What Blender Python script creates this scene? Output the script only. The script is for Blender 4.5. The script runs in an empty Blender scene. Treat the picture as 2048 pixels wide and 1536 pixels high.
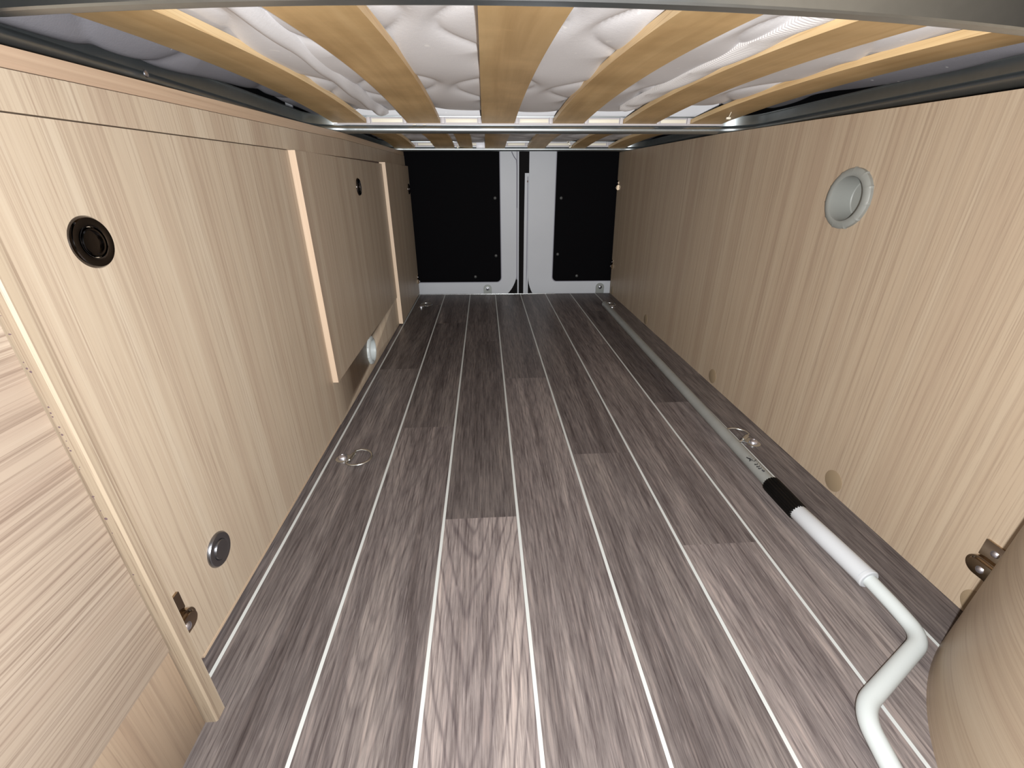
import bpy, bmesh, math, random
from mathutils import Vector, Matrix
random.seed(7)
PI = math.pi
SC = bpy.context.scene
COL = SC.collection

# ------------------------------------------------------------------ materials
def new_mat(name):
    m = bpy.data.materials.new(name); m.use_nodes = True
    nt = m.node_tree; b = nt.nodes['Principled BSDF']
    return m, nt, b

def N(nt, typ, **kw):
    n = nt.nodes.new(typ)
    for k, v in kw.items():
        if k.startswith('i_'):
            n.inputs[k[2:].replace('_', ' ')].default_value = v
        else:
            setattr(n, k, v)
    return n

def ramp(nt, stops):
    r = nt.nodes.new('ShaderNodeValToRGB')
    e = r.color_ramp.elements
    while len(e) < len(stops): e.new(0.5)
    for el, (p, c) in zip(e, stops):
        el.position = p; el.color = (*c, 1) if len(c) == 3 else c
    return r

def mixc(nt, fac, a, b, mode='MIX'):
    m = nt.nodes.new('ShaderNodeMix'); m.data_type = 'RGBA'; m.blend_type = mode
    L = nt.links
    for s, v in ((0, fac), (6, a), (7, b)):
        if isinstance(v, bpy.types.NodeSocket): L.new(v, m.inputs[s])
        else: m.inputs[s].default_value = v if s == 0 else (*v, 1)
    return m.outputs[2]

def math_n(nt, op, a, b=None, c=None):
    m = nt.nodes.new('ShaderNodeMath'); m.operation = op
    for i, v in enumerate((a, b, c)):
        if v is None: continue
        if isinstance(v, bpy.types.NodeSocket): nt.links.new(v, m.inputs[i])
        else: m.inputs[i].default_value = v
    return m.outputs[0]

def plain(name, col, rough=0.5, metal=0.0, noise=0.0, nscale=60.0, bump=0.0, spec=0.5):
    m, nt, b = new_mat(name)
    b.inputs['Base Color'].default_value = (*col, 1)
    b.inputs['Roughness'].default_value = rough
    b.inputs['Metallic'].default_value = metal
    b.inputs['Specular IOR Level'].default_value = spec
    if noise or bump:
        tc = N(nt, 'ShaderNodeTexCoord'); nz = N(nt, 'ShaderNodeTexNoise')
        nz.inputs['Scale'].default_value = nscale; nz.inputs['Detail'].default_value = 4
        nt.links.new(tc.outputs['Object'], nz.inputs['Vector'])
        if noise:
            lo = tuple(max(0, c*(1-noise)) for c in col); hi = tuple(min(1, c*(1+noise)) for c in col)
            r = ramp(nt, [(0.3, lo), (0.7, hi)])
            nt.links.new(nz.outputs['Fac'], r.inputs['Fac']); nt.links.new(r.outputs['Color'], b.inputs['Base Color'])
        if bump:
            bp = N(nt, 'ShaderNodeBump'); bp.inputs['Strength'].default_value = bump; bp.inputs['Distance'].default_value = 0.001
            nt.links.new(nz.outputs['Fac'], bp.inputs['Height']); nt.links.new(bp.outputs['Normal'], b.inputs['Normal'])
    return m

def grain(nt, vec, axis, across, along, detail=6, rough=0.6, dist=0.0):
    mp = N(nt, 'ShaderNodeMapping')
    sc = [across, across, across]; sc['xyz'.index(axis)] = along
    mp.inputs['Scale'].default_value = sc
    nt.links.new(vec, mp.inputs['Vector'])
    nz = N(nt, 'ShaderNodeTexNoise')
    nz.inputs['Scale'].default_value = 1.0; nz.inputs['Detail'].default_value = detail
    nz.inputs['Roughness'].default_value = rough; nz.inputs['Distortion'].default_value = dist
    nt.links.new(mp.outputs['Vector'], nz.inputs['Vector'])
    return nz.outputs['Fac']

def laminate(name, axis, dark, mid, light, line, coord='Object', rough=0.42, contrast=1.0, shift=(0, 0, 0)):
    """light oak laminate: broad bands, fine lines and pores running along one axis"""
    m, nt, b = new_mat(name)
    tc = N(nt, 'ShaderNodeTexCoord')
    ad = N(nt, 'ShaderNodeVectorMath'); ad.operation = 'ADD'; ad.inputs[1].default_value = shift
    nt.links.new(tc.outputs[coord], ad.inputs[0])
    v = ad.outputs[0]
    broad = grain(nt, v, axis, 22, 0.25, 4, 0.55, 0.0)
    r1 = ramp(nt, [(0.30, dark), (0.5, mid), (0.72, light)])
    nt.links.new(broad, r1.inputs['Fac'])
    fine = grain(nt, v, axis, 240, 1.6, 5, 0.72)
    r2 = ramp(nt, [(0.34, (0, 0, 0)), (0.52, (1, 1, 1))])
    nt.links.new(fine, r2.inputs['Fac'])
    c1 = mixc(nt, math_n(nt, 'MULTIPLY', math_n(nt, 'SUBTRACT', 1.0, r2.outputs['Color']), 0.55*contrast), r1.outputs['Color'], line)
    pores = grain(nt, v, axis, 560, 8, 3, 0.6)
    r3 = ramp(nt, [(0.33, (1, 1, 1)), (0.43, (0, 0, 0))])
    nt.links.new(pores, r3.inputs['Fac'])
    c2 = mixc(nt, math_n(nt, 'MULTIPLY', r3.outputs['Color'], 0.5*contrast), c1, line)
    hi = grain(nt, v, axis, 260, 1.2, 3, 0.6, 0.0)
    r4 = ramp(nt, [(0.58, (0, 0, 0)), (0.70, (1, 1, 1))])
    nt.links.new(hi, r4.inputs['Fac'])
    c3 = mixc(nt, math_n(nt, 'MULTIPLY', r4.outputs['Color'], 0.45*contrast), c2, light)
    nt.links.new(c3, b.inputs['Base Color'])
    b.inputs['Roughness'].default_value = rough
    b.inputs['Specular IOR Level'].default_value = 0.3
    bp = N(nt, 'ShaderNodeBump'); bp.inputs['Strength'].default_value = 0.12; bp.inputs['Distance'].default_value = 0.0006
    nt.links.new(fine, bp.inputs['Height']); nt.links.new(bp.outputs['Normal'], b.inputs['Normal'])
    return m

def scaled(f, *cs): return [tuple(v*f for v in c) for c in cs]
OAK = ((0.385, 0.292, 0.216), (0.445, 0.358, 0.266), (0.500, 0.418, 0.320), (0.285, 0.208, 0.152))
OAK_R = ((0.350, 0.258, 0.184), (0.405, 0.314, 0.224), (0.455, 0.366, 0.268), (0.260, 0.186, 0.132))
M = {}
M['oak_z'] = laminate('oak_vertical_grain', 'z', *OAK, contrast=1.15)
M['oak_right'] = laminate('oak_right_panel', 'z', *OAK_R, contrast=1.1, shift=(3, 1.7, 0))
M['oak_y'] = laminate('oak_lengthwise_grain', 'y', (0.345, 0.262, 0.205), (0.41, 0.33, 0.258), (0.47, 0.39, 0.315), (0.23, 0.168, 0.128), contrast=1.6)
M['oak_edge'] = laminate('oak_edge_band', 'y', (0.41, 0.285, 0.20), (0.47, 0.35, 0.245), (0.52, 0.40, 0.285), (0.32, 0.225, 0.155), contrast=0.6)
M['oak_strip'] = laminate('oak_end_strip', 'z', (0.60, 0.45, 0.325), (0.68, 0.53, 0.39), (0.74, 0.59, 0.45), (0.50, 0.36, 0.25), contrast=0.5)
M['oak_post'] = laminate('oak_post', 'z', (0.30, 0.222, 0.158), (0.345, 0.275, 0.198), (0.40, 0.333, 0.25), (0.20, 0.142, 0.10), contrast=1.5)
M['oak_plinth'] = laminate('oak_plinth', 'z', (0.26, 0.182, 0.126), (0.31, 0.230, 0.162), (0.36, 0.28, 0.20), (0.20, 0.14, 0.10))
M['oak_curve'] = laminate('oak_wrapped_grain', 'x', *scaled(.88, *OAK_R), coord='UV')
M['seam'] = plain('shadow_gap', (0.14, 0.085, 0.065), 0.9)
M['cap'] = plain('tan_cap', (0.27, 0.20, 0.125), 0.55)
M['chrome_dark'] = plain('dark_chrome', (0.12, 0.11, 0.108), 0.09, 1.0)
M['bronze'] = plain('bronze_nickel', (0.42, 0.33, 0.24), 0.16, 1.0)
M['gun'] = plain('brushed_gunmetal', (0.33, 0.33, 0.35), 0.32, 1.0)
M['black_gloss'] = plain('black_gloss', (0.012, 0.010, 0.010), 0.2)
M['steel'] = plain('zinc_steel', (0.66, 0.67, 0.66), 0.26, 1.0)
M['screw'] = plain('screw_steel', (0.72, 0.72, 0.80), 0.34, 1.0)
M['tab'] = plain('dull_zinc', (0.27, 0.28, 0.265), 0.5, 0.4)
M['alu'] = plain('grey_alu', (0.41, 0.445, 0.455), 0.36, 0.97, noise=0.04, nscale=80)
M['holder'] = plain('grey_white_plastic', (0.56, 0.53, 0.54), 0.5)
M['insert'] = plain('cream_plastic', (0.86, 0.80, 0.66), 0.5)
M['white_plastic'] = plain('white_plastic', (0.85, 0.85, 0.9), 0.4)
M['vent'] = plain('grey_plastic', (0.235, 0.24, 0.222), 0.5)
M['vent_pale'] = plain('pale_grey_plastic', (0.48, 0.515, 0.51), 0.4)
M['door_white'] = plain('white_paint', (0.49, 0.50, 0.525), 0.42, noise=0.02, nscale=8, spec=0.25)
M['door_black'] = plain('black_fibre_panel', (0.0022, 0.0020, 0.0026), 0.7, noise=0.4, nscale=500, spec=0.04)
M['door_seal'] = plain('dark_rubber', (0.008, 0.007, 0.007), 0.8, spec=0.1)
M['seal_grey'] = plain('grey_seal', (0.22, 0.21, 0.25), 0.5)
M['black_screw'] = plain('black_screw', (0.06, 0.06, 0.058), 0.4)
M['pole'] = plain('pole_grey', (0.225, 0.228, 0.215), 0.42, noise=0.06, nscale=30)
M['crank'] = plain('crank_white', (0.52, 0.555, 0.55), 0.38)
M['grip'] = plain('grip_white', (0.52, 0.535, 0.555), 0.45)
M['rubber'] = plain('black_ribbed_plastic', (0.0028, 0.0026, 0.0026), 0.35, spec=0.2)
M['ink'] = plain('black_ink', (0.02, 0.02, 0.022), 0.6)
M['mark'] = plain('edge_chip', (0.13, 0.085, 0.09), 0.8)

def slat_mat():
    m, nt, b = new_mat('beech_slat')
    tc = N(nt, 'ShaderNodeTexCoord')
    f = grain(nt, tc.outputs['Object'], 'y', 45, 1.8, 5, 0.6, 0.4)
    r = ramp(nt, [(0.30, (0.54, 0.355, 0.165)), (0.5, (0.63, 0.43, 0.21)), (0.72, (0.70, 0.50, 0.262))])
    nt.links.new(f, r.inputs['Fac'])
    nz = N(nt, 'ShaderNodeTexNoise'); nz.inputs['Scale'].default_value = 9; nz.inputs['Detail'].default_value = 6
    nt.links.new(tc.outputs['Object'], nz.inputs['Vector'])
    r2 = ramp(nt, [(0.40, (0.86, 0.84, 0.80)), (0.66, (1.12, 1.12, 1.12))])
    nt.links.new(nz.outputs['Fac'], r2.inputs['Fac'])
    c = mixc(nt, 1.0, r.outputs['Color'], r2.outputs['Color'], 'MULTIPLY')
    # pale scuffs
    sc = grain(nt, tc.outputs['Object'], 'x', 60, 22, 2, 0.5, 1.0)
    r3 = ramp(nt, [(0.66, (0, 0, 0)), (0.76, (1, 1, 1))])
    nt.links.new(sc, r3.inputs['Fac'])
    c = mixc(nt, math_n(nt, 'MULTIPLY', r3.outputs['Color'], 0.4), c, (0.66, 0.43, 0.20))
    nt.links.new(c, b.inputs['Base Color']); b.inputs['Roughness'].default_value = 0.5
    b.inputs['Specular IOR Level'].default_value = 0.3
    return m
M['slat'] = slat_mat()
M['slat_edge'] = laminate('beech_ply_edge', 'y', (0.66, 0.45, 0.22), (0.78, 0.57, 0.31), (0.84, 0.66, 0.41), (0.48, 0.29, 0.13), contrast=0.9)

def fabric_mat(name, col):
    m, nt, b = new_mat(name)
    tc = N(nt, 'ShaderNodeTexCoord')
    w1 = N(nt, 'ShaderNodeTexNoise'); w1.inputs['Scale'].default_value = 600
    nt.links.new(tc.outputs['Object'], w1.inputs['Vector'])
    nz = N(nt, 'ShaderNodeTexNoise'); nz.inputs['Scale'].default_value = 160; nz.inputs['Detail'].default_value = 3
    nt.links.new(tc.outputs['Object'], nz.inputs['Vector'])
    h = math_n(nt, 'ADD', w1.outputs['Fac'], nz.outputs['Fac'])
    bp = N(nt, 'ShaderNodeBump'); bp.inputs['Strength'].default_value = 0.25; bp.inputs['Distance'].default_value = 0.0005
    nt.links.new(h, bp.inputs['Height']); nt.links.new(bp.outputs['Normal'], b.inputs['Normal'])
    fl = N(nt, 'ShaderNodeTexNoise'); fl.inputs['Scale'].default_value = 75; fl.inputs['Detail'].default_value = 1
    nt.links.new(tc.outputs['Object'], fl.inputs['Vector'])
    r = ramp(nt, [(0.74, (0, 0, 0)), (0.78, (1, 1, 1))])
    nt.links.new(fl.outputs['Fac'], r.inputs['Fac'])
    c = mixc(nt, math_n(nt, 'MULTIPLY', r.outputs['Color'], 0.6), col, (0.92, 0.90, 0.88))
    nt.links.new(c, b.inputs['Base Color']); b.inputs['Roughness'].default_value = 0.9
    b.inputs['Specular IOR Level'].default_value = 0.1
    return m
M['fabric'] = fabric_mat('quilted_fabric', (0.74, 0.725, 0.735))
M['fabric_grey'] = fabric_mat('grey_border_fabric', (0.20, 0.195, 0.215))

def ribbed_mat():
    m, nt, b = new_mat('ribbed_band')
    tc = N(nt, 'ShaderNodeTexCoord')
    sep = N(nt, 'ShaderNodeSeparateXYZ'); nt.links.new(tc.outputs['Object'], sep.inputs[0])
    s = math_n(nt, 'ADD', sep.outputs['Y'], math_n(nt, 'MULTIPLY', sep.outputs['X'], 0.8))
    w = math_n(nt, 'SINE', math_n(nt, 'MULTIPLY', s, 2*PI/0.0045))
    w = math_n(nt, 'MULTIPLY_ADD', w, 0.5, 0.5)
    r = ramp(nt, [(0.15, (0.60, 0.56, 0.56)), (0.5, (0.93, 0.91, 0.89))])
    nt.links.new(w, r.inputs['Fac']); nt.links.new(r.outputs['Color'], b.inputs['Base Color'])
    b.inputs['Roughness'].default_value = 0.9
    return m
M['ribbed'] = ribbed_mat()

def floor_mat():
    m, nt, b = new_mat('dark_oak_vinyl')
    at = N(nt, 'ShaderNodeAttribute'); at.attribute_name = 'plank'
    tc = N(nt, 'ShaderNodeTexCoord')
    sepA = N(nt, 'ShaderNodeSeparateColor'); nt.links.new(at.outputs['Color'], sepA.inputs[0])
    rnd, tone, cath = sepA.outputs[0], sepA.outputs[1], sepA.outputs[2]
    off = N(nt, 'ShaderNodeCombineXYZ')
    nt.links.new(math_n(nt, 'MULTIPLY', rnd, 37.0), off.inputs[0]); nt.links.new(math_n(nt, 'MULTIPLY', rnd, 91.0), off.inputs[1])
    ad = N(nt, 'ShaderNodeVectorMath'); ad.operation = 'ADD'
    nt.links.new(tc.outputs['Object'], ad.inputs[0]); nt.links.new(off.outputs[0], ad.inputs[1])
    v = ad.outputs[0]
    # cathedral rings: distorted field, stretched along y
    warp = grain(nt, v, 'y', 26, 5.0, 3, 0.5)
    warp2 = grain(nt, v, 'y', 12, 1.4, 2, 0.4)
    sx = N(nt, 'ShaderNodeSeparateXYZ'); nt.links.new(tc.outputs['Object'], sx.inputs[0])
    fr = math_n(nt, 'FRACT', math_n(nt, 'MULTIPLY', math_n(nt, 'ADD', sx.outputs['X'], 0.40456), 1/0.11046))
    dx = math_n(nt, 'MULTIPLY', math_n(nt, 'SUBTRACT', fr, math_n(nt, 'MULTIPLY_ADD', rnd, .30, .34)), .11046)
    dx = math_n(nt, 'ADD', dx, math_n(nt, 'MULTIPLY', math_n(nt, 'SUBTRACT', warp2, .5), .030))
    bow = math_n(nt, 'MULTIPLY', math_n(nt, 'SUBTRACT', math_n(nt, 'SQRT', math_n(nt, 'MULTIPLY_ADD', dx, dx, .00007)), .0084), 5.5)
    fld = math_n(nt, 'ADD', math_n(nt, 'MULTIPLY', math_n(nt, 'SUBTRACT', sx.outputs['Y'], bow), 15.0), math_n(nt, 'MULTIPLY', warp, 2.2))
    rings = math_n(nt, 'SINE', math_n(nt, 'MULTIPLY', math_n(nt, 'ADD', fld, math_n(nt, 'MULTIPLY', rnd, 7.0)), 2*PI))
    rr = ramp(nt, [(0.0, (0, 0, 0)), (0.10, (0.55, 0.55, 0.55)), (0.32, (1, 1, 1))])
    nt.links.new(math_n(nt, 'MULTIPLY_ADD', rings, 0.5, 0.5), rr.inputs['Fac'])
    broad = grain(nt, v, 'y', 30, 1.6, 4, 0.6, 0.5)
    rb = ramp(nt, [(0.30, (0.078, 0.064, 0.061)), (0.50, (0.126, 0.107, 0.102)), (0.70, (0.192, 0.164, 0.151))])
    nt.links.new(broad, rb.inputs['Fac'])
    c = mixc(nt, math_n(nt, 'MULTIPLY', math_n(nt, 'MULTIPLY', math_n(nt, 'SUBTRACT', 1.0, rr.outputs['Color']), cath), 0.75), rb.outputs['Color'], (0.068, 0.056, 0.056))
    fine = grain(nt, v, 'y', 330, 13, 5, 0.68)
    rf = ramp(nt, [(0.36, (0.55, 0.52, 0.53)), (0.52, (1, 1, 1)), (0.66, (1.35, 1.3, 1.27))])
    nt.links.new(fine, rf.inputs['Fac'])
    c = mixc(nt, 1.0, c, rf.outputs['Color'], 'MULTIPLY')
    pores = grain(nt, v, 'y', 520, 26, 2, 0.5)
    rp = ramp(nt, [(0.62, (0, 0, 0)), (0.70, (1, 1, 1))])
    nt.links.new(pores, rp.inputs['Fac'])
    c = mixc(nt, math_n(nt, 'MULTIPLY', rp.outputs['Color'], 0.30), c, (0.26, 0.22, 0.21))
    tv = N(nt, 'ShaderNodeCombineColor')
    for i in range(3): nt.links.new(math_n(nt, 'MULTIPLY', tone, 2.0), tv.inputs[i])
    c = mixc(nt, 1.0, c, tv.outputs[0], 'MULTIPLY')
    nt.links.new(c, b.inputs['Base Color'])
    b.inputs['Roughness'].default_value = 0.36; b.inputs['Specular IOR Level'].default_value = 0.10
    bp = N(nt, 'ShaderNodeBump'); bp.inputs['Strength'].default_value = 0.2; bp.inputs['Distance'].default_value = 0.0005
    nt.links.new(fine, bp.inputs['Height']); nt.links.new(bp.outputs['Normal'], b.inputs['Normal'])
    return m
M['floor'] = floor_mat()
M['groove'] = plain('pale_inlay', (0.50, 0.515, 0.50), 0.45)

# ------------------------------------------------------------------ mesh helpers
def box(bm, x0, x1, y0, y1, z0, z1, bev=0.0, mi=0):
    r = bmesh.ops.create_cube(bm, size=1.0)
    vs = r['verts']
    for v in vs:
        v.co = Vector((x0+(v.co.x+.5)*(x1-x0), y0+(v.co.y+.5)*(y1-y0), z0+(v.co.z+.5)*(z1-z0)))
    fs = {f for v in vs for f in v.link_faces}
    for f in fs: f.material_index = mi
    if bev:
        es = list({e for f in fs for e in f.edges})
        bmesh.ops.bevel(bm, geom=es, offset=bev, segments=2, affect='EDGES', profile=0.5)

def prism(bm, poly, axis, a, b, mi=0, mi_side=None):
    """poly: 2-D points in the two other axes (in xyz order); extruded from a to b along axis"""
    def P(p, t):
        if axis == 'x': return (t, p[0], p[1])
        if axis == 'y': return (p[0], t, p[1])
        return (p[0], p[1], t)
    va = [bm.verts.new(P(p, a)) for p in poly]; vb = [bm.verts.new(P(p, b)) for p in poly]
    n = len(poly); fs = [bm.faces.new(va), bm.faces.new(vb[::-1])]
    for f in fs: f.material_index = mi
    for i in range(n):
        f = bm.faces.new((va[i], vb[i], vb[(i+1) % n], va[(i+1) % n])); f.material_index = mi if mi_side is None else mi_side
        fs.append(f)
    bmesh.ops.recalc_face_normals(bm, faces=fs)

def rounded(x0, x1, y0, y1, r=(0, 0, 0, 0), seg=8):
    """2-D rounded rectangle, corner radii at (x0y0, x1y0, x1y1, x0y1)"""
    pts = []
    for (cx, cy, a0, rad) in ((x0, y0, PI, r[0]), (x1, y0, 1.5*PI, r[1]), (x1, y1, 0, r[2]), (x0, y1, .5*PI, r[3])):
        if rad <= 0: pts.append((cx, cy)); continue
        ox = cx+rad if cx == x0 else cx-rad; oy = cy+rad if cy == y0 else cy-rad
        for k in range(seg+1):
            a = a0+k/seg*PI/2; pts.append((ox+rad*math.cos(a), oy+rad*math.sin(a)))
    return pts

def lathe(bm, prof, center, axis=(0, 0, 1), n=40, wob=None, mi=0):
    """profile of (radius, height) revolved about an axis through center"""
    q = Vector((0, 0, 1)).rotation_difference(Vector(axis))
    rings = []
    for (r, h) in prof:
        if r < 1e-6: rings.append([bm.verts.new(Vector(center)+q @ Vector((0, 0, h)))]); continue
        ring = []
        for k in range(n):
            a = 2*PI*k/n; rr = r*(wob(a, r, h) if wob else 1)
            ring.append(bm.verts.new(Vector(center)+q @ Vector((rr*math.cos(a), rr*math.sin(a), h))))
        rings.append(ring)
    fs = []
    for A, B in zip(rings, rings[1:]):
        for k in range(n):
            k2 = (k+1) % n
            if len(A) == 1 and len(B) == 1: continue
            if len(A) == 1: f = bm.faces.new((A[0], B[k], B[k2]))
            elif len(B) == 1: f = bm.faces.new((A[k], B[0], A[k2]))
            else: f = bm.faces.new((A[k], B[k], B[k2], A[k2]))
            f.material_index = mi; fs.append(f)
    bmesh.ops.recalc_face_normals(bm, faces=fs)

def sweep(bm, pts, ring_fn, closed=False, up=(0, 0, 1)):
    """sweep a 2-D section (side, up) along points"""
    n = len(pts); P = [Vector(p) for p in pts]; rings = []; U = Vector(up)
    for i in range(n):
        t = (P[(i+1) % n]-P[i-1]) if closed else (P[min(i+1, n-1)]-P[max(i-1, 0)])
        t.normalize(); s = t.cross(U)
        if s.length < 1e-4: s = Vector((1, 0, 0))
        s.normalize(); u = s.cross(t)
        rings.append([bm.verts.new(P[i]+s*a+u*b) for a, b in ring_fn(i)])
    m = len(rings[0]); fs = []
    for i in range(n if closed else n-1):
        A, B = rings[i], rings[(i+1) % n]
        for k in range(m): fs.append(bm.faces.new((A[k], A[(k+1) % m], B[(k+1) % m], B[k])))
    if not closed:
        fs.append(bm.faces.new(rings[0][::-1])); fs.append(bm.faces.new(rings[-1]))
    bmesh.ops.recalc_face_normals(bm, faces=fs)

def circ(r, n=14): return [(r*math.cos(2*PI*k/n), r*math.sin(2*PI*k/n)) for k in range(n)]

def tube(bm, pts, r, n=14, closed=False, up=(0, 0, 1)):
    c = circ(r, n); sweep(bm, pts, lambda i: c, closed, up)

def smooth_path(ctrl, per=10):
    """Catmull-Rom through control points"""
    P = [Vector(p) for p in ctrl]; P = [2*P[0]-P[1]]+P+[2*P[-1]-P[-2]]; out = []
    for i in range(1, len(P)-2):
        p0, p1, p2, p3 = P[i-1:i+3]
        for k in range(per):
            t = k/per
            out.append(0.5*((2*p1)+(p2-p0)*t+(2*p0-5*p1+4*p2-p3)*t*t+(3*p1-p0-3*p2+p3)*t**3))
    out.append(P[-2]); return out

def fillet(ctrl, rad, seg=8):
    """polyline with rounded corners"""
    P = [Vector(p) for p in ctrl]; out = [P[0]]
    for i in range(1, len(P)-1):
        a = (P[i-1]-P[i]).normalized(); b = (P[i+1]-P[i]).normalized()
        r = rad[i-1] if isinstance(rad, (list, tuple)) else rad
        p, q = P[i]+a*r, P[i]+b*r
        for k in range(seg+1):
            t = k/seg; out.append((1-t)**2*p+2*t*(1-t)*P[i]+t*t*q)
    out.append(P[-1]); return out

def obj(name, bm, mats, parent=None, origin=None, local=False, sharp=40, flat=False):
    """link a bmesh (world coordinates unless local) as ONE mesh object"""
    me = bpy.data.meshes.new(name)
    inv = Matrix.Identity(4)
    if parent is not None and not local: inv = wm(parent).inverted()
    if origin is not None: inv = Matrix.Translation(-Vector(origin)) @ inv
    bm.transform(inv); bm.to_mesh(me); bm.free()
    o = bpy.data.objects.new(name, me); COL.objects.link(o)
    for m in (mats if isinstance(mats, (list, tuple)) else [mats]): me.materials.append(m)
    if parent is not None: o.parent = parent
    if origin is not None: o.location = origin
    if not flat:
        for p in me.polygons: p.use_smooth = True
        me.set_sharp_from_angle(angle=math.radians(sharp))
    return o

def wm(o):
    m = Matrix.LocRotScale(o.location, o.rotation_euler, o.scale)
    return wm(o.parent) @ m if o.parent else m

def tag(o, label=None, cat=None, group=None, kind=None):
    for k, v in (('label', label), ('category', cat), ('group', group), ('kind', kind)):
        if v: o[k] = v
    return o

def thing(name, label, cat, loc=(0, 0, 0), rz=0.0, group=None):
    o = bpy.data.objects.new(name, None); COL.objects.link(o)
    o.empty_display_size = 0.05; o.location = loc; o.rotation_euler = (0, 0, rz)
    return tag(o, label, cat, group)

def copy_tree(o, parent=None):
    c = o.copy(); COL.objects.link(c); c.parent = parent
    for ch in [x for x in COL.objects if x.parent == o]: copy_tree(ch, c)
    return c

BM = bmesh.new

# ------------------------------------------------------------------ measures (metres)
XL, XR = -0.3065, 0.5463          # faces of the left cabinets and the right partition
def ztop(y):
    T = [(0.0, .534), (0.3, .5375), (0.5, .5415), (1.0, .5505), (1.1, .5530), (1.95, .5565), (2.2, .557)]
    for (a, za), (b, zb) in zip(T, T[1:]):
        if y <= b: return za+(zb-za)*(y-a)/(b-a)
    return .557
YS = [0.2, 0.3, 0.5, 0.75, 1.0, 1.1, 1.5, 1.92]

# ------------------------------------------------------------------ floor
GX = [-0.2941+0.11046*i for i in range(-1, 10)]
JOINT = {0: [0.30, 1.25], 1: [1.095, 0.12, 1.75], 2: [0.7834, -0.1, 1.5], 3: [0.511, 1.30], 4: [1.0144, 0.15, 1.72],
         5: [0.668, -0.2, 1.45], 6: [0.4392, 1.25], 7: [0.86, 0.02, 1.62], 8: [1.01, 0.15], 9: [0.7]}
TONE = {(1, 0): .45, (1, 1): .50, (1, 2): .40, (2, 0): .40, (2, 1): .56, (2, 2): .42, (3, 0): .82, (3, 1): .41, (4, 1): .66, (4, 2): .47,
        (5, 0): .50, (5, 1): .54, (5, 2): .50, (6, 0): .72, (6, 1): .58, (7, 0): .50, (7, 1): .64, (8, 0): .40, (8, 1): .44}
CATH = {(3, 0): 1.0, (2, 1): .55, (6, 0): .5, (4, 1): .4}
def yback(x): return 1.9219-0.0367*(x-0.06)
bm = BM(); lay = bm.loops.layers.float_color.new('plank'); hw = 0.00195
def quad(x0, x1, y0, y1, mi, col):
    ya = min(y1, yback(x0)); yb = min(y1, yback(x1))
    f = bm.faces.new([bm.verts.new(p) for p in ((x0, y0, 0), (x1, y0, 0), (x1, yb, 0), (x0, ya, 0))])
    f.material_index = mi
    for l in f.loops: l[lay] = col
for i in range(len(GX)-1):
    x0, x1 = GX[i]+hw, GX[i+1]-hw
    js = sorted(j for j in JOINT.get(i, [0.9]) if j > -0.88); ys = [-0.9]+js+[2.2]
    for k in range(len(ys)-1):
        key = (i, k)
        quad(x0, x1, ys[k], ys[k+1], 0, (random.random(), TONE.get(key, random.uniform(.42, .58)), CATH.get(key, random.uniform(.1, .3)), 1))
for g in GX: quad(g-hw, g+hw, -0.9, 2.2, 1, (0, .5, 0, 1))
# slab below, so the floor has thickness
pts = [(GX[0]-hw, -0.9), (GX[-1]+hw, -0.9), (GX[-1]+hw, yback(GX[-1])), (GX[0]-hw, yback(GX[0]))]
va = [bm.verts.new((x, y, -0.0005)) for x, y in pts]; vb = [bm.verts.new((x, y, -0.02)) for x, y in pts]
for q in ([vb[3], vb[2], vb[1], vb[0]],)+tuple([va[i], vb[i], vb[(i+1) % 4], va[(i+1) % 4]] for i in range(4)):
    f = bm.faces.new(q)
    for l in f.loops: l[lay] = (0.3, .4, 0, 1)
tag(obj('floor', bm, [M['floor'], M['groove']], flat=True), kind='structure')

bm = BM()
prism(bm, [(-0.32, yback(-0.32)), (0.30, yback(0.30)), (0.30, yback(.30)+.004), (-0.32, yback(-.32)+.004)], 'z', -0.02, 0.0012)
tag(obj('trim_1', bm, M['steel']), kind='structure')

# ------------------------------------------------------------------ left wall (cabinet carcass)
bm = BM()
up = [(y, ztop(y)) for y in YS]
prism(bm, [(0.266, 0.0), (1.92, 0.0)]+[(y, z) for y, z in reversed(up) if y > .266]+[(0.266, ztop(.266))], 'x', -0.62, -0.312)
wl = tag(obj('wall_left', bm, M['seam'], flat=True), kind='structure')
bm = BM()   # apron under the worktop edge
lo = lambda y: 0.5005+0.0095*(y-.35)/1.6
hi = lambda y: ztop(y)-0.0135
prism(bm, [(0.266, lo(.266)), (1.925, lo(1.925))]+[(y, hi(y)) for y in reversed(YS) if y > .266]+[(.266, hi(.266))], 'x', -0.320, -0.3042)
obj('apron_board', bm, M['oak_z'], wl)
bm = BM()   # worktop edge
prism(bm, [(y, hi(y)+.0007) for y in YS]+[(y, ztop(y)) for y in reversed(YS)], 'x', -0.62, -0.3050)
obj('top_board', bm, M['oak_edge'], wl)
bm = BM()   # fixed panel low behind the flap
prism(bm, rounded(0.7992, 1.486, 0.004, 0.102), 'x', -0.312, -0.3067)
obj('plinth_panel', bm, M['oak_z'], wl)

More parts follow.
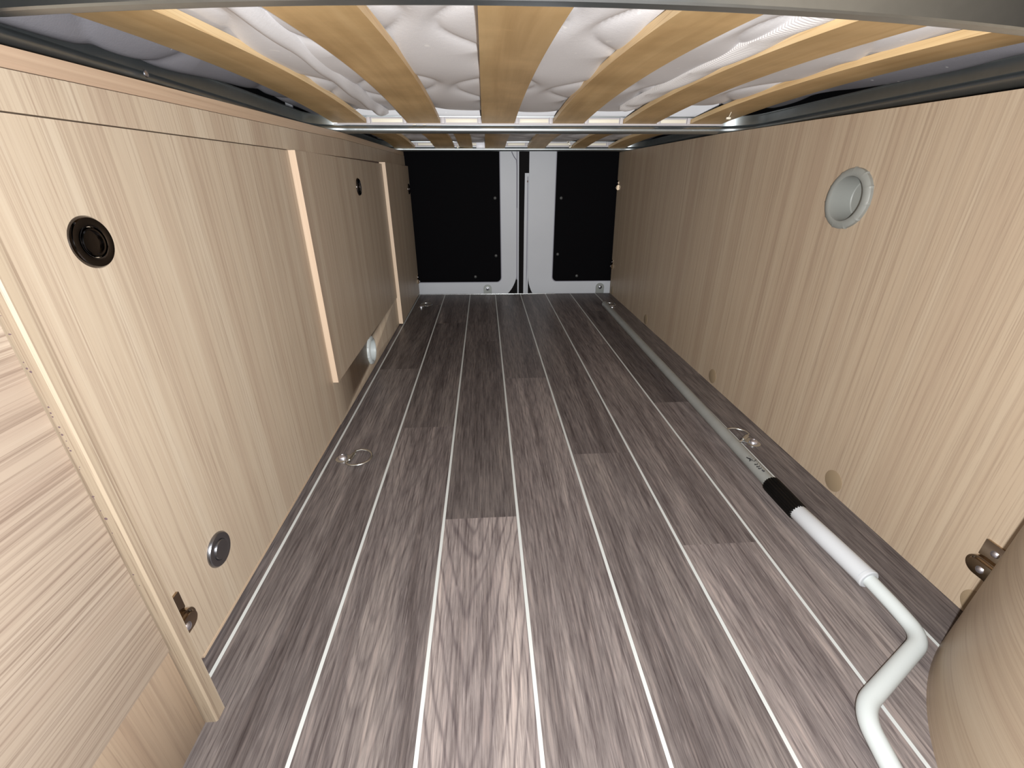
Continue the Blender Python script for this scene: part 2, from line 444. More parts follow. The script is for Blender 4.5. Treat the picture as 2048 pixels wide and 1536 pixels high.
# ------------------------------------------------------------------ left cabinet doors
def push_lock(parent, c, nrm, recess=True, r=0.0195):
    bm = BM()
    lathe(bm, [(r, 0), (r, .0012), (r*.93, .0030), (r*.66, .0036), (r*.60, .0030), (r*.60, -.010)], c, nrm, 48)
    ring = obj('lock_ring', bm, M['chrome_dark'] if recess else M['gun'], parent)
    bm = BM()
    if recess:
        lathe(bm, [(r*.57, -.010), (r*.57, .0016), (r*.53, .0028), (r*.47, .0026), (r*.45, .0006), (r*.30, .0002), (0, 0)], c, nrm, 40)
        obj('lock_button', bm, M['chrome_dark'], ring)
    else:
        lathe(bm, [(r*.585, -.010), (r*.585, .0030), (r*.54, .0046), (0, .0052)], c, nrm, 40)
        obj('lock_button', bm, M['gun'], ring)
    return ring

def catch(parent, c, side, s=1.0):
    """small bronze keeper on a wall whose normal is side*x: flat plate above, raised round-nosed half below; c = centre"""
    X = lambda t: c[0]+side*t*s
    def slab(poly, t0, t1):
        a, b = sorted((X(t0), X(t1)))
        prism(bm, [(c[1]+y*s, c[2]+z*s) for y, z in poly], 'x', a, b)
    bm = BM(); slab(rounded(-.018, .0125, .001, .0225, (.001,)*4, 3), -.001, .0022)
    plate = obj('plate', bm, M['bronze'], parent)
    bm = BM(); nose = [(-.018, -.022)]+[(.0055+.0125*math.sin(a), -.0105-.0115*math.cos(a)) for a in [k/14*PI for k in range(15)]]+[(-.018, .001)]
    slab(nose, -.001, .0085)
    bmesh.ops.bevel(bm, geom=[e for e in bm.edges if all(abs(v.co.x-X(.0085)) < 1e-6 for v in e.verts)], offset=.0032*s, segments=3, affect='EDGES')
    obj('keeper_nose', bm, M['bronze'], plate)
    for y, z, h in ((-.0005, .0115, .0020), (.0000, -.0110, .0083)):
        bm = BM(); lathe(bm, [(.0042*s, -.001), (.0042*s, .0006*s), (.003*s, .0018*s), (0, .0024*s)], (X(h), c[1]+y*s, c[2]+z*s), (side, 0, 0), 24)
        obj('screw', bm, M['screw'], plate)
    return plate

t = thing('cabinet_door', 'light oak cabinet door with two round locks, nearest on the left wall', 'cabinet door', (XL, .53, .008))
bm = BM(); prism(bm, [(.2665, .010), (.7985, .010), (.7985, lo(.7985)-.0009), (.2665, lo(.2665)-.0009)], 'x', -0.3115, XL)
obj('panel', bm, M['oak_z'], t)
bm = BM(); prism(bm, [(.312, .0065), (.7985, .0065), (.7985, .0095), (.312, .0095)], 'x', -0.3115, XL+.0006)
obj('bottom_edge', bm, M['oak_edge'], t)
push_lock(t, (XL, .3735, .4165), (1, 0, 0))
push_lock(t, (XL, .3815, .0880), (1, 0, 0), recess=False)
catch(t, (XL, .3025, .0795), 1)

t = thing('cabinet_door', 'light oak flap with one round lock above the pale vent, ending short of the floor', 'cabinet door', (-.30, 1.14, .097))
bm = BM(); prism(bm, [(-.3095, .8), (-.2962, .8), (-.3035, 1.484), (-.3115, 1.484)], 'z', .0985, .5028)
o = obj('panel', bm, [M['oak_z'], M['oak_strip']], t)
for p in o.data.polygons:
    if p.normal.y < -.8: p.material_index = 1
push_lock(t, (-.3002, 1.168, .4443), Vector((1, .0107, 0)).normalized())

t = thing('cabinet_door', 'far light oak cabinet door on the left wall, beside the black rear door', 'cabinet door', (-.296, 1.71, .006))
bm = BM(); prism(bm, [(-.3115, 1.487), (-.2935, 1.487), (-.2960, 1.938), (-.3115, 1.938)], 'z', .006, .5075)
o = obj('panel', bm, [M['oak_z'], M['oak_strip']], t)
for p in o.data.polygons:
    if p.normal.y < -.8: p.material_index = 1
push_lock(t, (-.2960, 1.905, .4262), (1, 0, 0))
catch(t, (-.2960, 1.925, .0695), 1, .8)

# ------------------------------------------------------------------ right wall
bm = BM()
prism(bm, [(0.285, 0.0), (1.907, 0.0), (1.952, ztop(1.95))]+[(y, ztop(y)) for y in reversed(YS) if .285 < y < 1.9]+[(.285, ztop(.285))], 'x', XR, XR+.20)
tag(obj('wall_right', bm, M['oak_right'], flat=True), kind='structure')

def cap_disc():
    bm = BM(); lathe(bm, [(.0172, -.0008), (.0172, .0004), (.0162, .0008), (0, .0008)], (0, 0, 0), (-1, 0, 0), 40)
    return obj('cover_cap', bm, M['cap'])
cap0 = cap_disc()
CAPS = [(.538, .0204, 'large tan cover cap on the right wall foot, next to the black crank collar'),
        (.948, .0214, 'tan round cover cap low on the right wall, midway along the grey pole'),
        (1.436, .0190, 'tan cover cap low on the right wall, second from the rear door'),
        (1.878, .0185, 'farthest tan cover cap on the right wall, beside the rear door'),
        (.312, .0185, 'nearest tan cover cap, half hidden by the curved cabinet at right')]
for i, (y, z, lab) in enumerate(CAPS):
    o = cap0 if i == 0 else cap0.copy()
    if i: COL.objects.link(o)
    o.location = (XR, y, z); tag(o, lab, 'cover cap', 'cover caps along the foot of the right wall')

for (y, z, lab, s) in ((.3215, .0765, 'bronze keeper plate with two screws on the right wall above the curved cabinet', 1.0),
                       (1.938, .4360, 'small upper metal keeper on the far edge of the right wall', .8),
                       (1.912, .1250, 'small lower metal keeper on the far edge of the right wall', .8)):
    t = thing('wall_keeper', lab, 'catch', (XR, y, z), group='metal keepers on the right wall')
    catch(t, (XR, y, z), -1, s)

def vent_cup(name, label, c, nrm, R, mat, depth, teeth):
    t = thing(name, label, 'vent', c)
    bm = BM()
    def wob(a, r, h): return 1+(.026*(max(0, math.cos(teeth*a))**24-.3) if r > R*.9 else 0)
    lathe(bm, [(R, 0), (R, .0042), (R*.955, .0062), (R*.80, .0078), (R*.735, .0066)], c, nrm, teeth*16, wob)
    obj('flange', bm, mat, t)
    bm = BM()
    lathe(bm, [(R*.735, .0066), (R*.715, .003), (R*.69, -depth)], c, nrm, 48)
    lathe(bm, [(R*.69, -depth), (R*.655, -depth-.002), (R*.64, -depth-.0005), (0, -depth-.0003)], c, nrm, 48)
    obj('cup', bm, mat, t)
    return t
# a hollow is left in each wall behind the cups by boolean cuts
def cut(target, c, nrm, r, depth):
    bm = BM(); lathe(bm, [(0, -depth), (r, -depth), (r, .003), (0, .003)], c, nrm, 40)
    k = obj('cutter', bm, M['seam'])
    md = target.modifiers.new('cut', 'BOOLEAN'); md.object = k; md.operation = 'DIFFERENCE'; md.solver = 'EXACT'
    bpy.context.view_layer.update()
    dg = bpy.context.evaluated_depsgraph_get()
    me = bpy.data.meshes.new_from_object(target.evaluated_get(dg))
    target.modifiers.clear(); old = target.data; target.data = me
    bpy.data.objects.remove(k); bpy.data.meshes.remove(old)
wr = bpy.data.objects['wall_right']
cut(wr, (XR, .6810, .4318), (-1, 0, 0), .0325, .032)
vent_cup('vent_cup', 'round grey plastic recessed cup with scalloped rim high on the right wall', (XR, .6810, .4318), (-1, 0, 0), .0425, M['vent'], .026, 11)
for nm in ('plinth_panel', 'wall_left'):
    cut(bpy.data.objects[nm], (-.3072, 1.0905, .0570), (1, 0, 0), .0285, .030)
vent_cup('vent_cup', 'round pale plastic vent ring low on the left wall under the flap', (-.3072, 1.0905, .0570), (1, 0, 0), .0365, M['vent_pale'], .022, 9)

# ------------------------------------------------------------------ foreground cabinet, left
t = thing('base_cabinet', 'light oak cabinet front with horizontal grain at the near left edge', 'cabinet', (-.28, .1, 0))
bm = BM(); box(bm, -.2900, -.2720, -.60, .2522, .1045, .92, .0008); obj('door_panel', bm, M['oak_y'], t)
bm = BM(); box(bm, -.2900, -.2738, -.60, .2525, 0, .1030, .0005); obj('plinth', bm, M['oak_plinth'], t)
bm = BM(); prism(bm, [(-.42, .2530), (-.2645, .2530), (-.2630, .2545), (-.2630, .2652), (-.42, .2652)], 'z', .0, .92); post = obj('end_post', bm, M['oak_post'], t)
bm = BM(); box(bm, -.2905, -.2765, -.60, .2522, .1025, .1048); obj('reveal', bm, M['seam'], t)
bm = BM()
for k in range(26):
    z = random.choice((random.uniform(.25, .40), random.uniform(.33, .40), random.uniform(.18, .4)))
    lathe(bm, [(random.uniform(.0003, .0008), 0), (0, .00015)], (-.2715+random.uniform(0, .0016), .2530, z), (0, -1, 0), 8)
lathe(bm, [(.0011, 0), (0, .0002)], (-.2700, .2530, .246), (0, -1, 0), 10)
obj('chip_marks', bm, M['mark'], post)['kind'] = 'stuff'

# ------------------------------------------------------------------ curved cabinet, right
CX, CY, CR = .633, .024, .300
bm = BM(); uv = bm.loops.layers.uv.new('grain'); ns, nz = 64, 14
A0, A1, HT, SH = math.radians(78), math.radians(235), .92, 0.05
def cp(a, z, r): return Vector((CX+SH*z+r*math.cos(a), CY+r*math.sin(a), z))
grid = [[bm.verts.new(cp(A0+(A1-A0)*i/ns, HT*j/nz, CR)) for j in range(nz+1)] for i in range(ns+1)]
gin = [[bm.verts.new(cp(A0+(A1-A0)*i/ns, HT*j/nz, CR-.018)) for j in (0, nz)] for i in range(ns+1)]
for i in range(ns):
    for j in range(nz):
        f = bm.faces.new((grid[i][j], grid[i][j+1], grid[i+1][j+1], grid[i+1][j]))
        for l, (a, b) in zip(f.loops, ((i, j), (i, j+1), (i+1, j+1), (i+1, j))): l[uv].uv = (CR*(A1-A0)*a/ns, HT*b/nz)
    bm.faces.new((gin[i][0], gin[i+1][0], gin[i+1][1], gin[i][1]))
    bm.faces.new((grid[i][0], grid[i+1][0], gin[i+1][0], gin[i][0])); bm.faces.new((grid[i][nz], gin[i][1], gin[i+1][1], grid[i+1][nz]))
for i in (0, ns): bm.faces.new([grid[i][j] for j in range(nz+1)]+[gin[i][1], gin[i][0]])
bmesh.ops.recalc_face_normals(bm, faces=bm.faces[:])
t = obj('curved_cabinet', bm, M['oak_curve'], origin=(CX, CY, 0))
tag(t, 'rounded light oak cabinet front bulging in at the bottom right corner', 'cabinet')

# ------------------------------------------------------------------ beds: frame, slats, mattress
def frame_path(y_near, y_far, xl, xr, r_far, r_near, zc, bow):
    """closed loop, counter-clockwise seen from above (bow = the near rail's curve)"""
    pts = []
    xs = [xl+r_near+(xr-xl-2*r_near)*k/24 for k in range(25)]
    yn = lambda x: y_near+bow*(x-.03)**2
    pts += [(x, yn(x)) for x in xs]
    y1 = yn(xr-r_near)
    def arc(cx, cy, r, a0):
        return [(cx+r*math.cos(a0+k/10*PI/2), cy+r*math.sin(a0+k/10*PI/2)) for k in range(11)]
    pts += arc(xr-r_near, y1+r_near, r_near, -PI/2)[1:]
    pts += arc(xr-r_far, y_far-r_far, r_far, 0)
    pts += arc(xl+r_far, y_far-r_far, r_far, PI/2)
    y0 = yn(xl+r_near)
    pts += arc(xl+r_near, y0+r_near, r_near, PI)[:-1]
    return [(x, y, zc) for x, y in pts]

def slat_z(y, y0, y1, z0, rise):
    u = (y-y0)/(y1-y0); return z0+rise*(1-abs(2*u-1)**2.0)

def make_slat(parent, x0, x1, y0, y1, z0, rise, th=.0085, n=28, twist=0.0, start=None):
    bm = BM(); A = []; ya = max(y0, start) if start else y0
    for k in range(n+1):
        y = ya+(y1-ya)*k/n; z = slat_z(y, y0, y1, z0, rise)
        A.append([bm.verts.new((x0, y, z+twist)), bm.verts.new((x1, y, z)), bm.verts.new((x1, y, z+th)), bm.verts.new((x0, y, z+th+twist))])
    for k in range(n):
        for i in range(4):
            f = bm.faces.new((A[k][i], A[k][(i+1) % 4], A[k+1][(i+1) % 4], A[k+1][i])); f.material_index = 0 if i in (0, 2) else 1
    bm.faces.new(A[0]); bm.faces.new(A[-1])
    bmesh.ops.recalc_face_normals(bm, faces=bm.faces[:])
    return obj('slat', bm, [M['slat'], M['slat_edge']], parent, origin=None)

def bed(label, y_near, y_far, xl, xr, zc, r, bow, slats, ys0, ys1, z0, rise, rn):
    t = thing('bed_frame', label, 'bed frame', ((xl+xr)/2, (y_near+y_far)/2, zc-r), group='slatted bed frames overhead')
    path = frame_path(y_near, y_far, xl, xr, .075, rn, zc, bow)
    # hollow profile: flat outside and bottom, rounded inside, upright web above (side>0 is outwards)
    w, top = r*1.25, .0258
    sec = [(w, top), (w, -r+.0012), (w-.0012, -r), (0, -r)]
    sec += [(-r*math.sin(k/8*PI), -r*math.cos(k/8*PI)) for k in range(1, 8)]+[(0, r), (.0005, r+.0005), (.0005, top-.002), (-.0035, top-.002), (-.0035, top)]
    bm = BM(); sweep(bm, path, lambda i: sec, closed=True)
    obj('frame_rail', bm, M['alu'], t, sharp=30)
    for s in slats: make_slat(t, s[0], s[1], ys0, ys1, z0, rise, twist=s[2] if len(s) > 2 else 0.0, start=y_near+bow*max((s[0]-.03)**2, (s[1]-.03)**2)+.002)
    # plastic slat holders along the far rail, with cream inserts between the slats
    yb = y_far-.0006
    bm = BM()
    box(bm, slats[0][0]-.008, slats[-1][1]+.004, yb-.0050, yb, zc+r+.0008, zc+r+.0036, .0004)
    box(bm, slats[0][0]-.008, slats[-1][1]+.004, yb-.0022, yb, zc+r+.0030, zc+.0235, .0003)
    obj('holder_strip', bm, M['holder'], t)
    main = [s for s in slats if len(s) < 3]
    for a, b in zip(main, main[1:]):
        bm = BM(); x0, x1 = a[1]+.012, b[0]-.010
        if x1-x0 < .03: continue
        box(bm, x0, x1, yb-.0042, yb-.0018, zc+r+.0058, zc+r+.0130, .0005)
        obj('holder_insert', bm, M['insert'], t)
        for xa, xb in ((a[1]+.002, a[1]+.0095), (b[0]-.0085, b[0]-.0015)):
            bm = BM(); box(bm, xa, xb, yb-.0085, yb-.002, zc+r+.0030, zc+r+.0160, .001)
            obj('holder_clip', bm, M['holder'], t)
    return t

S1 = [(-.3275, -.2550), (-.1655, -.0925), (-.0010, .0725), (.1590, .2290), (.3200, .3950), (.4760, .5510)]
b1 = bed('nearest slatted bed frame overhead, its bowed grey rail along the top of the photo', .3320, 1.1400, -.372, .612, .5615, .0075, .32, S1, .345, 1.1365, .5735, .0155, .07)
S2 = [(-.328, -.253), (-.178, -.106), (-.088, -.038, .004), (.008, .083), (.169, .236), (.337, .391), (.480, .546)]
b2 = bed('farther slatted bed frame overhead, its thin rail above the black rear doors', 1.166, 1.8800, -.372, .612, .5630, .0070, .0, S2, 1.172, 1.8765, .5665, .0150, .05)
bm = BM(); box(bm, -.0245, .0082, 1.8670, 1.8745, .5660, .5840, .0008); obj('slat_bracket', bm, M['white_plastic'], b2)
bm = BM(); lathe(bm, [(0, .003), (.003, .002), (.004, 0), (.0035, -.005), (0, -.006)], (-.094, 1.868, .569), (0, -1, 0), 16); obj('slat_plug', bm, M['insert'], b2)
for x in (-.150, -.128):
    bm = BM(); box(bm, x-.0035, x+.0035, 1.1300, 1.1345, .5690, .5705, .0004); obj('slat_plug', bm, M['insert'], b1)

def mattress(label, x0, x1, y0, y1, z, nx, ny, corner=None, drop=0.0, phase=0.0, bow=0.0):
    t = thing('mattress', label, 'mattress', ((x0+x1)/2, (y0+y1)/2, z), group='quilted mattresses on the slats')
    bm = BM()
    def yend(x):
        if corner and x > corner[0]:
            u = min(1, (x-corner[0])/.07); return y1-corner[1]*u*u*(3-2*u)
        return y1
    def zz(x, y):
        best = 1e9; w = 2*PI/.337
        for k in range(-3, 5):
            for c0, sg, yp in ((0.0, -1, .549), (.045, 1, .511)):
                arg = w*(y-yp-phase); cx = .16*k+c0+sg*.043*math.cos(arg); sl = .043*w*math.sin(arg)
                best = min(best, abs(x-cx)/math.sqrt(1+sl*sl))
        puff = .0060*(1-math.exp(-(best/.012)))
        edge = min(x-x0, x1-x, y-y0, yend(x)-y)
        rnd = .010*max(0, 1-edge/.008)**2
        wav = .0015*math.sin(17*x+3*y)+.001*math.sin(23*y-9*x)
        d = drop*max(.25, min(1, (.95-y)/.45))*(max(0, min(1, (-.322-x)/.026))**.7+.6*max(0, min(1, (x-.558)/.03))**.7) if drop else 0
        return z-puff+rnd+wav-d
    G = []
    for i in range(nx+1):
        x = x0+(x1-x0)*i/nx; ye = yend(x); ys = y0+bow*min(.40, abs(x-.03))**2
        G.append([bm.verts.new((x, ys+(ye-ys)*j/ny, zz(x, ys+(ye-ys)*j/ny))) for j in range(ny+1)])
    for i in range(nx):
        for j in range(ny): bm.faces.new((G[i][j], G[i][j+1], G[i+1][j+1], G[i+1][j]))
    rim = [G[i][0] for i in range(nx+1)]+[G[nx][j] for j in range(1, ny+1)]+[G[i][ny] for i in range(nx-1, -1, -1)]+[G[0][j] for j in range(ny-1, 0, -1)]
    up = [bm.verts.new((v.co.x, v.co.y, z+.10)) for v in rim]; n = len(rim)
    for k in range(n): bm.faces.new((rim[k], rim[(k+1) % n], up[(k+1) % n], up[k]))
    bm.faces.new(up)
    bmesh.ops.recalc_face_normals(bm, faces=bm.faces[:])
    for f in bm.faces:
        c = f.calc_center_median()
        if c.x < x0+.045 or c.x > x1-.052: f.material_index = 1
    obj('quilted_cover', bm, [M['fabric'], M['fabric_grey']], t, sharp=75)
    return t
m1 = mattress('near quilted white mattress resting on the nearest slats', -.365, .605, .352, 1.126, .6005, 250, 190, corner=(.345, .10), drop=.030, bow=.32)
m2 = mattress('far quilted mattress resting on the slats by the rear doors', -.365, .605, 1.178, 1.868, .5925, 100, 70, phase=.1)
# ribbed border band seen between two slats, and a loose fold of lining on the other side
def fold(parent, name, pts, w, mat, amp, nn=60, tilt=0.0):
    bm = BM(); path = smooth_path(pts, nn//(len(pts)-1)); L = len(path); A = []
    for k, p in enumerate(path):
        row = []
        for j in range(9):
            v = j/8-.5
            row.append(bm.verts.new((p.x+v*w, p.y, p.z-amp*(math.cos(v*PI)**1.0)-.0012*math.sin(k*.55+j*.6)-tilt*v)))
        row += [bm.verts.new((p.x+w/2, p.y, p.z+.006)), bm.verts.new((p.x-w/2, p.y, p.z+.006))]
        A.append(row)
    m = len(A[0])
    for a, b in zip(A, A[1:]):
        for j in range(m): bm.faces.new((a[j], a[(j+1) % m], b[(j+1) % m], b[j]))
    bm.faces.new(A[0]); bm.faces.new(A[-1]); bmesh.ops.recalc_face_normals(bm, faces=bm.faces[:])
    return obj(name, bm, mat, parent, sharp=70)
fold(m1, 'border_band', [(.318, .37, .594), (.312, .55, .5945), (.306, .75, .594), (.300, .95, .592), (.298, 1.04, .590)], .030, M['ribbed'], .005)
fold(m1, 'fabric_fold', [(-.205, .37, .594), (-.207, .60, .595), (-.210, .80, .593), (-.214, 1.0, .590), (-.208, 1.085, .586)], .026, M['fabric'], .006)
bm = BM(); tube(bm, smooth_path([(.520, 1.025, .598), (.513, 1.015, .590), (.506, 1.010, .583), (.499, 1.005, .571)], 6), .0007, 8)
box(bm, .4945, .5030, 1.002, 1.007, .5685, .5725, .0008)
obj('tag_string', bm, M['insert'], m1)
bm = BM()
def plate_ring(cx, cz, ro, ri, y0, y1, n=16):
    lathe(bm, [(ri, 0), (ro, 0), (ro, y1-y0), (ri, y1-y0), (ri, 0)], (cx, y0, cz), (0, 1, 0), n)
plate_ring(.3195, .5870, .0045, .0016, 1.852, 1.8545); plate_ring(.3275, .5705, .0045, .0018, 1.852, 1.8545)
prism(bm, [(.3165, .5840), (.3245, .5710), (.3305, .5735), (.3225, .5865)], 'y', 1.852, 1.8545)
obj('zip_pull', bm, M['insert'], m2)

# ------------------------------------------------------------------ rear doors (local frame: x across, y into the door, z up)
def rear_door(name): 
    o = bpy.data.objects.new(name, None); COL.objects.link(o); o.location = (.1, 1.985, 0); o.rotation_euler = (0, 0, -math.atan(.037))
    o.empty_display_size = .05
    return tag(o, kind='structure')
X0 = -.1
d1 = rear_door('door_1')
bm = BM()
sh = rounded(-.75, .1400, -.12, 1.05)
sh = [(-.75, -.12), (.055, -.12), (.0850, -.045)]+[(.0400+.0990*math.sin(a), .099-.135*math.cos(a)) for a in [0.62+k/8*(PI/2-.62) for k in range(9)]]+[(.1390, 1.05), (-.75, 1.05)]
prism(bm, [(x+X0, z) for x, z in sh], 'y', 0, .035)
obj('inner_shell', bm, M['door_white'], d1, local=True)
bm = BM(); prism(bm, [(x+X0, z) for x, z in rounded(-.72, .0655, .0415, 1.03, (0, .020, 0, 0))], 'y', -.006, .004)
pan = obj('lining_panel', bm, M['door_black'], d1, local=True)
bm = BM(); prism(bm, [(x+X0, z) for x, z in rounded(-.724, .0690, .0380, 1.03, (0, .023, 0, 0))], 'y', -.003, .003)
obj('panel_lip', bm, M['seal_grey'], d1, local=True)
bm = BM(); prism(bm, [(x+X0, z) for x, z in rounded(-.728, .0725, .0345, 1.03, (0, .026, 0, 0))], 'y', -.0015, .003)
obj('panel_recess', bm, M['door_white'], d1, local=True)
for x, z in ((.045, .3889), (.0449, .1555), (-.0488, .0645)):
    bm = BM(); lathe(bm, [(.0065, 0), (.0062, .0015), (.004, .0032), (0, .0040)], (x+X0, -.006, z), (0, -1, 0), 20)
    obj('screw', bm, M['black_screw'], pan, local=True)
bm = BM(); prism(bm, [(.1345+X0, .05), (.1395+X0, .05), (.1395+X0, 1.05), (.1345+X0, 1.05)], 'y', -.001, .004)
obj('edge_seal', bm, M['seal_grey'], d1, local=True)
bm = BM(); prism(bm, [(.1395+X0, -.02), (.1455+X0, -.02), (.1455+X0, 1.05), (.1395+X0, 1.05)], 'y', .006, .03)
obj('edge_flange', bm, M['door_white'], d1, local=True)
bm = BM(); tube(bm, [(x+X0, -.003, z) for x, z in ((.112, .575), (.117, .556), (.126, .540), (.1345, .530), (.1370, .50), (.1372, .35))], .0016, 8, up=(0, 1, 0))
obj('cable', bm, M['seal_grey'], d1, local=True)
d2 = rear_door('door_2')
bm = BM()
sh = [(.1875, 1.05), (.1868, .09)]+[(.2468-.0600*math.cos(a), .075-.115*math.sin(a)) for a in [k/8*PI/2*.72 for k in range(9)]]+[(.24, -.12), (.95, -.12), (.95, 1.05)]
prism(bm, [(x+X0, z) for x, z in sh], 'y', 0, .035)
obj('inner_shell', bm, M['door_white'], d2, local=True)
for nm, k, y0, mt in (('lining_panel', 0, -.006, 'door_black'), ('panel_lip', .0030, -.003, 'seal_grey'), ('panel_recess', .0060, -.0015, 'door_white')):
    bm = BM(); prism(bm, [(x+X0, z) for x, z in [(.2995-k, 1.03)]+[(.3162-k-.019*math.cos(a), .0620-k-.0190*math.sin(a)) for a in [j/6*PI/2 for j in range(7)]]+[(.92, .0430-k), (.92, 1.03)]], 'y', y0, .004)
    o = obj(nm, bm, M[mt], d2, local=True)
    if k == 0: pan = o
for x, z in ((.3215, .3879), (.3162, .1602), (.4059, .0656)):
    bm = BM(); lathe(bm, [(.0065, 0), (.0062, .0015), (.004, .0032), (0, .0040)], (x+X0, -.006, z), (0, -1, 0), 20)
    obj('screw', bm, M['black_screw'], pan, local=True)
bm = BM(); prism(bm, [(x+X0, z) for x, z in ((.1660, -.12), (.1875, -.12), (.1875, .4825), (.1700, .4825), (.1680, .30))], 'y', .008, .03)
fl = obj('edge_flange', bm, M['door_white'], d2, local=True)
bm = BM(); prism(bm, [(x+X0, z) for x, z in ((.1790, -.02), (.1835, .10), (.1840, .47), (.1800, .47), (.1790, .10))], 'y', .0065, .009)
obj('edge_seal', bm, M['seal_grey'], d2, local=True)
bm = BM(); box(bm, .179+X0, .184+X0, .0055, .007, .448, .455, .0005); obj('label_square', bm, M['seam'], fl, local=True)
bm = BM(); prism(bm, [(x+X0, z) for x, z in ((.05, -.12), (.30, -.12), (.30, 1.05), (.05, 1.05))], 'y', .038, .05)
obj('weather_strip', bm, M['door_seal'], d2, local=True)

# bolted tabs in front of the doors
def tab(label, x, ytop, ylo):
    y = 1.985-.037*(x-.1)-.0045
    t = thing('door_tab', label, 'bracket', (x, y, ylo), group='bolted metal tabs at the foot of the rear doors')
    bm = BM(); prism(bm, [(x+a, b) for a, b in rounded(-.0185, .0185, ylo, ytop, (0, 0, .0175, .0175))], 'y', y-.002, y+.002)
    obj('plate', bm, M['tab'], t)
    bm = BM(); lathe(bm, [(.0085, 0), (.0085, .001), (.0055, .0012), (.0055, .004), (.004, .005), (0, .005)], (x, y-.002, ytop-.017), (0, -1, 0), 24)
    obj('bolt', bm, M['gun'], t)
tab('metal tab with a bolt in front of the left black rear door', .0042, .0275, -.030)
tab('metal tab with a bolt beside the right wall at the rear door', .5150, .0315, -.030)

# ------------------------------------------------------------------ tie-down rings
def ring_proto():
    t = thing('tie_down_ring', '', 'tie-down ring')
    bm = BM(); lathe(bm, [(.0130, 0), (.0130, .0016), (.0115, .0026), (.008, .0030), (0, .0030)], (0, 0, 0), n=32)
    prism(bm, [(.004, -.0085), (.0170, -.0105), (.0170, .0105), (.004, .0085)], 'z', .0008, .0032)
    tube(bm, [(.0165, -.010, .0042), (.0165, .010, .0042)], .0042, 12)
    obj('base_plate', bm, M['steel'], t)
    bm = BM(); lathe(bm, [(.0082, .0026), (.0082, .0048), (.0062, .0072), (.0030, .0086), (.0022, .0076), (0, .0074)], (0, 0, 0), n=28)
    obj('bolt', bm, M['screw'], t)
    bm = BM()
    pts = [(.0165, -.0135, .0045)]
    pts = [(.0165, -.020, .0050)]+[(.0290+.0250*math.cos(a), .0245*math.sin(a), .0060) for a in [-1.75+k/18*3.5 for k in range(19)]]+[(.0165, .020, .0050)]
    tube(bm, pts, .0021, 10, closed=True)
    obj('ring', bm, M['steel'], t)
    return t
r0 = ring_proto()
RINGS = [(-.2695, .6795, -.18, 'near tie-down ring lying on the floor by the left cabinet door'),
         (.5010, .6820, 2.25, 'tie-down ring half hidden behind the grey pole, near the right wall'),
         (-.2610, 1.7150, 1.0, 'far tie-down ring in the left floor corner by the rear door'),
         (.4900, 1.6600, 1.65, 'far tie-down ring at the tip of the grey pole')]
for i, (x, y, a, lab) in enumerate(RINGS):
    o = r0 if i == 0 else copy_tree(r0)
    o.location = (x, y, 0.0); o.rotation_euler = (0, 0, a)
    tag(o, lab, 'tie-down ring', 'tie-down rings on the floor')

# ------------------------------------------------------------------ awning crank lying along the right wall
t = thing('awning_crank', 'long awning crank with grey pole, black collar and white bent handle on the floor', 'crank', (.44, .8, 0))
A = Vector((.4470, .4850, .0150)); B = Vector((.4420, 1.600, .0330))     # pole axis
dirp = (B-A).normalized()
p_col0 = Vector((.4478, .4745, .0150)); p_col1 = Vector((.4470, .5440, .0155))
bm = BM(); tube(bm, [p_col1-dirp*.03, p_col1+(B-p_col1)*.5, B], .0103, 18)
pole = obj('pole', bm, M['pole'], t)
bm = BM(); prism(bm, [(.431, 1.585), (.453, 1.590), (.447, 1.612), (.437, 1.6105)], 'z', .030, .036); obj('pole_tip', bm, M['pole'], pole)
bm = BM()   # ribbed collar
ribs = 20
rb = lambda r: [((r+(.0013 if k % 2 else 0))*math.cos(2*PI*k/(2*ribs)), (r+(.0013 if k % 2 else 0))*math.sin(2*PI*k/(2*ribs))) for k in range(2*ribs)]
cpts = [p_col0+(p_col1-p_col0)*u for u in (0, .04, .5, .96, 1)]
sweep(bm, cpts, lambda i: rb((.0108, .0124, .0126, .0126, .0115)[i]))
obj('collar', bm, M['rubber'], t, sharp=25)
h0 = Vector((.4478, .4800, .0150)); h1 = Vector((.4570, .3560, .0150))
bm = BM(); hp = [h0+(h1-h0)*u for u in (0, .02, .5, .955, .957, .962, .99, 1)]
sweep(bm, hp, lambda i: circ((.0108, .0122, .0124, .0124, .0118, .0128, .0128, .0115)[i], 28))
obj('grip', bm, M['grip'], t)
zc = .0128
ctrl = [(.4560, .372, .015), (.4572, .3560, .0148), (.4590, .3180, zc), (.4555, .2820, zc), (.3360, .2205, zc), (.3255, .170, zc), (.306, .075, zc), (.290, -.02, zc)]
bm = BM(); tube(bm, fillet(ctrl, [.008, .016, .019, .022, .024, .03], 10), .0084, 18)
obj('handle_rod', bm, M['crank'], t)
# worn black print on the pole: short stroke-like glyphs lying on the tube
bm = BM()
rnd = random.Random(3)
def on_pole(s, ang, rr=.01045):
    c = p_col1+dirp*s; side = dirp.cross(Vector((0, 0, 1))).normalized(); upv = side.cross(dirp)
    return c+side*(math.sin(ang)*rr)+upv*(math.cos(ang)*rr)
def stroke(pts, w=.0006):
    tube(bm, [on_pole(s, a) for s, a in pts], w, 6)
stroke([(.052, -.75), (.046, -.2), (.050, .25)]); stroke([(.061, -.75), (.053, -.55), (.0505, -.80)], .0010)
stroke([(.057, -.55), (.050, -.35)], .0007)
for s in (.040, .034, .029): stroke([(s, -.55), (s-.0035, -.30), (s-.001, -.15)], .0007); stroke([(s-.001, -.62), (s-.003, -.45)], .0008)
stroke([(.0205, -.40), (.0185, -.10)], .0012); stroke([(.0225, -.30), (.0175, -.25)], .0010)
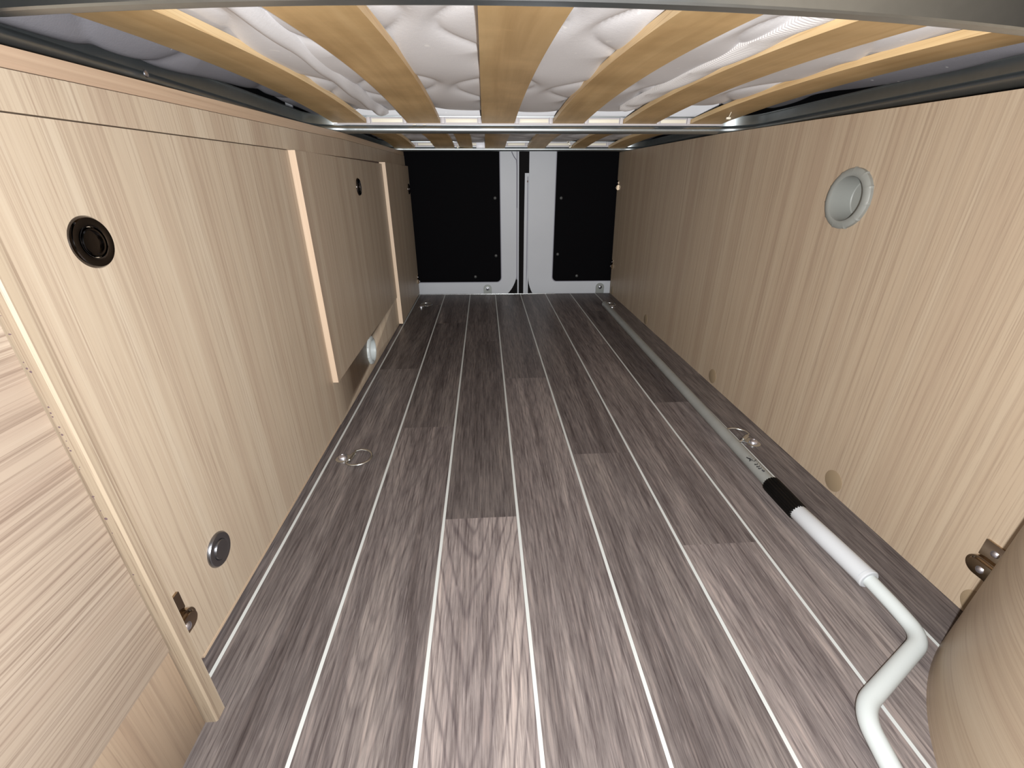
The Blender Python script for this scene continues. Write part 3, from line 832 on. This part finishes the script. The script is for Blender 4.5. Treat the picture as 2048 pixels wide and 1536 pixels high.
for k in range(7):
    s = .062-.004*k; a = -.35+.1*k; stroke([(s, a), (s-.0012, a+.10)], .0003)
obj('printing', bm, M['ink'], pole)['kind'] = 'stuff'

# small screw glinting under the left bed rail
bm = BM(); lathe(bm, [(.0035, 0), (.0032, .001), (0, .0022)], (-.3600, .590, .5640), (1, 0, 0), 16)
obj('rail_screw', bm, M['screw'], b1)

# ------------------------------------------------------------------ camera, light, world
F, YAW, PITCH, ROLL = 874.676, -5.71063965e-02, -4.37998866e-01, 3.38199549e-03
def camera_matrix():
    Rz = Matrix.Rotation(YAW, 3, 'Z'); Rx = Matrix.Rotation(PITCH, 3, 'X')
    Bm = Matrix(((1, 0, 0), (0, 0, 1), (0, -1, 0))); Rr = Matrix.Rotation(ROLL, 3, 'Z')
    R = Rz @ Rx @ Bm @ Rr                       # columns: image right, image down, forward
    return R
R = camera_matrix()
right, down, fwd = R.col[0], R.col[1], R.col[2]
cam = bpy.data.cameras.new('camera'); co = bpy.data.objects.new('camera', cam); COL.objects.link(co)
co.matrix_world = Matrix(((right.x, -down.x, -fwd.x, 0), (right.y, -down.y, -fwd.y, 0), (right.z, -down.z, -fwd.z, .46), (0, 0, 0, 1)))
cam.sensor_width = 36; cam.sensor_fit = 'HORIZONTAL'; cam.lens = F*36/2048; cam.clip_start = .01; cam.clip_end = 50
SC.camera = co

# the phone's flash, just beside the lens
ld = bpy.data.lights.new('phone_flash', 'POINT'); ld.shadow_soft_size = .006; ld.energy = 1.0
ld.color = (.975, .99, 1.0)
ld.use_nodes = True; nt = ld.node_tree; em = nt.nodes['Emission']
fo = nt.nodes.new('ShaderNodeLightFalloff'); fo.inputs['Strength'].default_value = 28.0
nt.links.new(math_n(nt, 'ADD', math_n(nt, 'MULTIPLY', fo.outputs['Linear'], 1.40), math_n(nt, 'MULTIPLY', fo.outputs['Quadratic'], .12)), em.inputs['Strength'])
lo_ = bpy.data.objects.new('phone_flash', ld); COL.objects.link(lo_)
pos = Vector((0, 0, .46))+right*.026+down*.016-fwd*.004
lo_.matrix_world = Matrix(((right.x, -down.x, -fwd.x, pos.x), (right.y, -down.y, -fwd.y, pos.y), (right.z, -down.z, -fwd.z, pos.z), (0, 0, 0, 1)))

w = bpy.data.worlds.new('world'); SC.world = w; w.use_nodes = True
w.node_tree.nodes['Background'].inputs[0].default_value = (.5, .5, .55, 1)
w.node_tree.nodes['Background'].inputs[1].default_value = .004
vs = SC.view_settings; vs.view_transform = 'Standard'; vs.look = 'None'; vs.exposure = 0.0; vs.gamma = 1.0; vs.use_curve_mapping = False
SC.cycles.max_bounces = 8
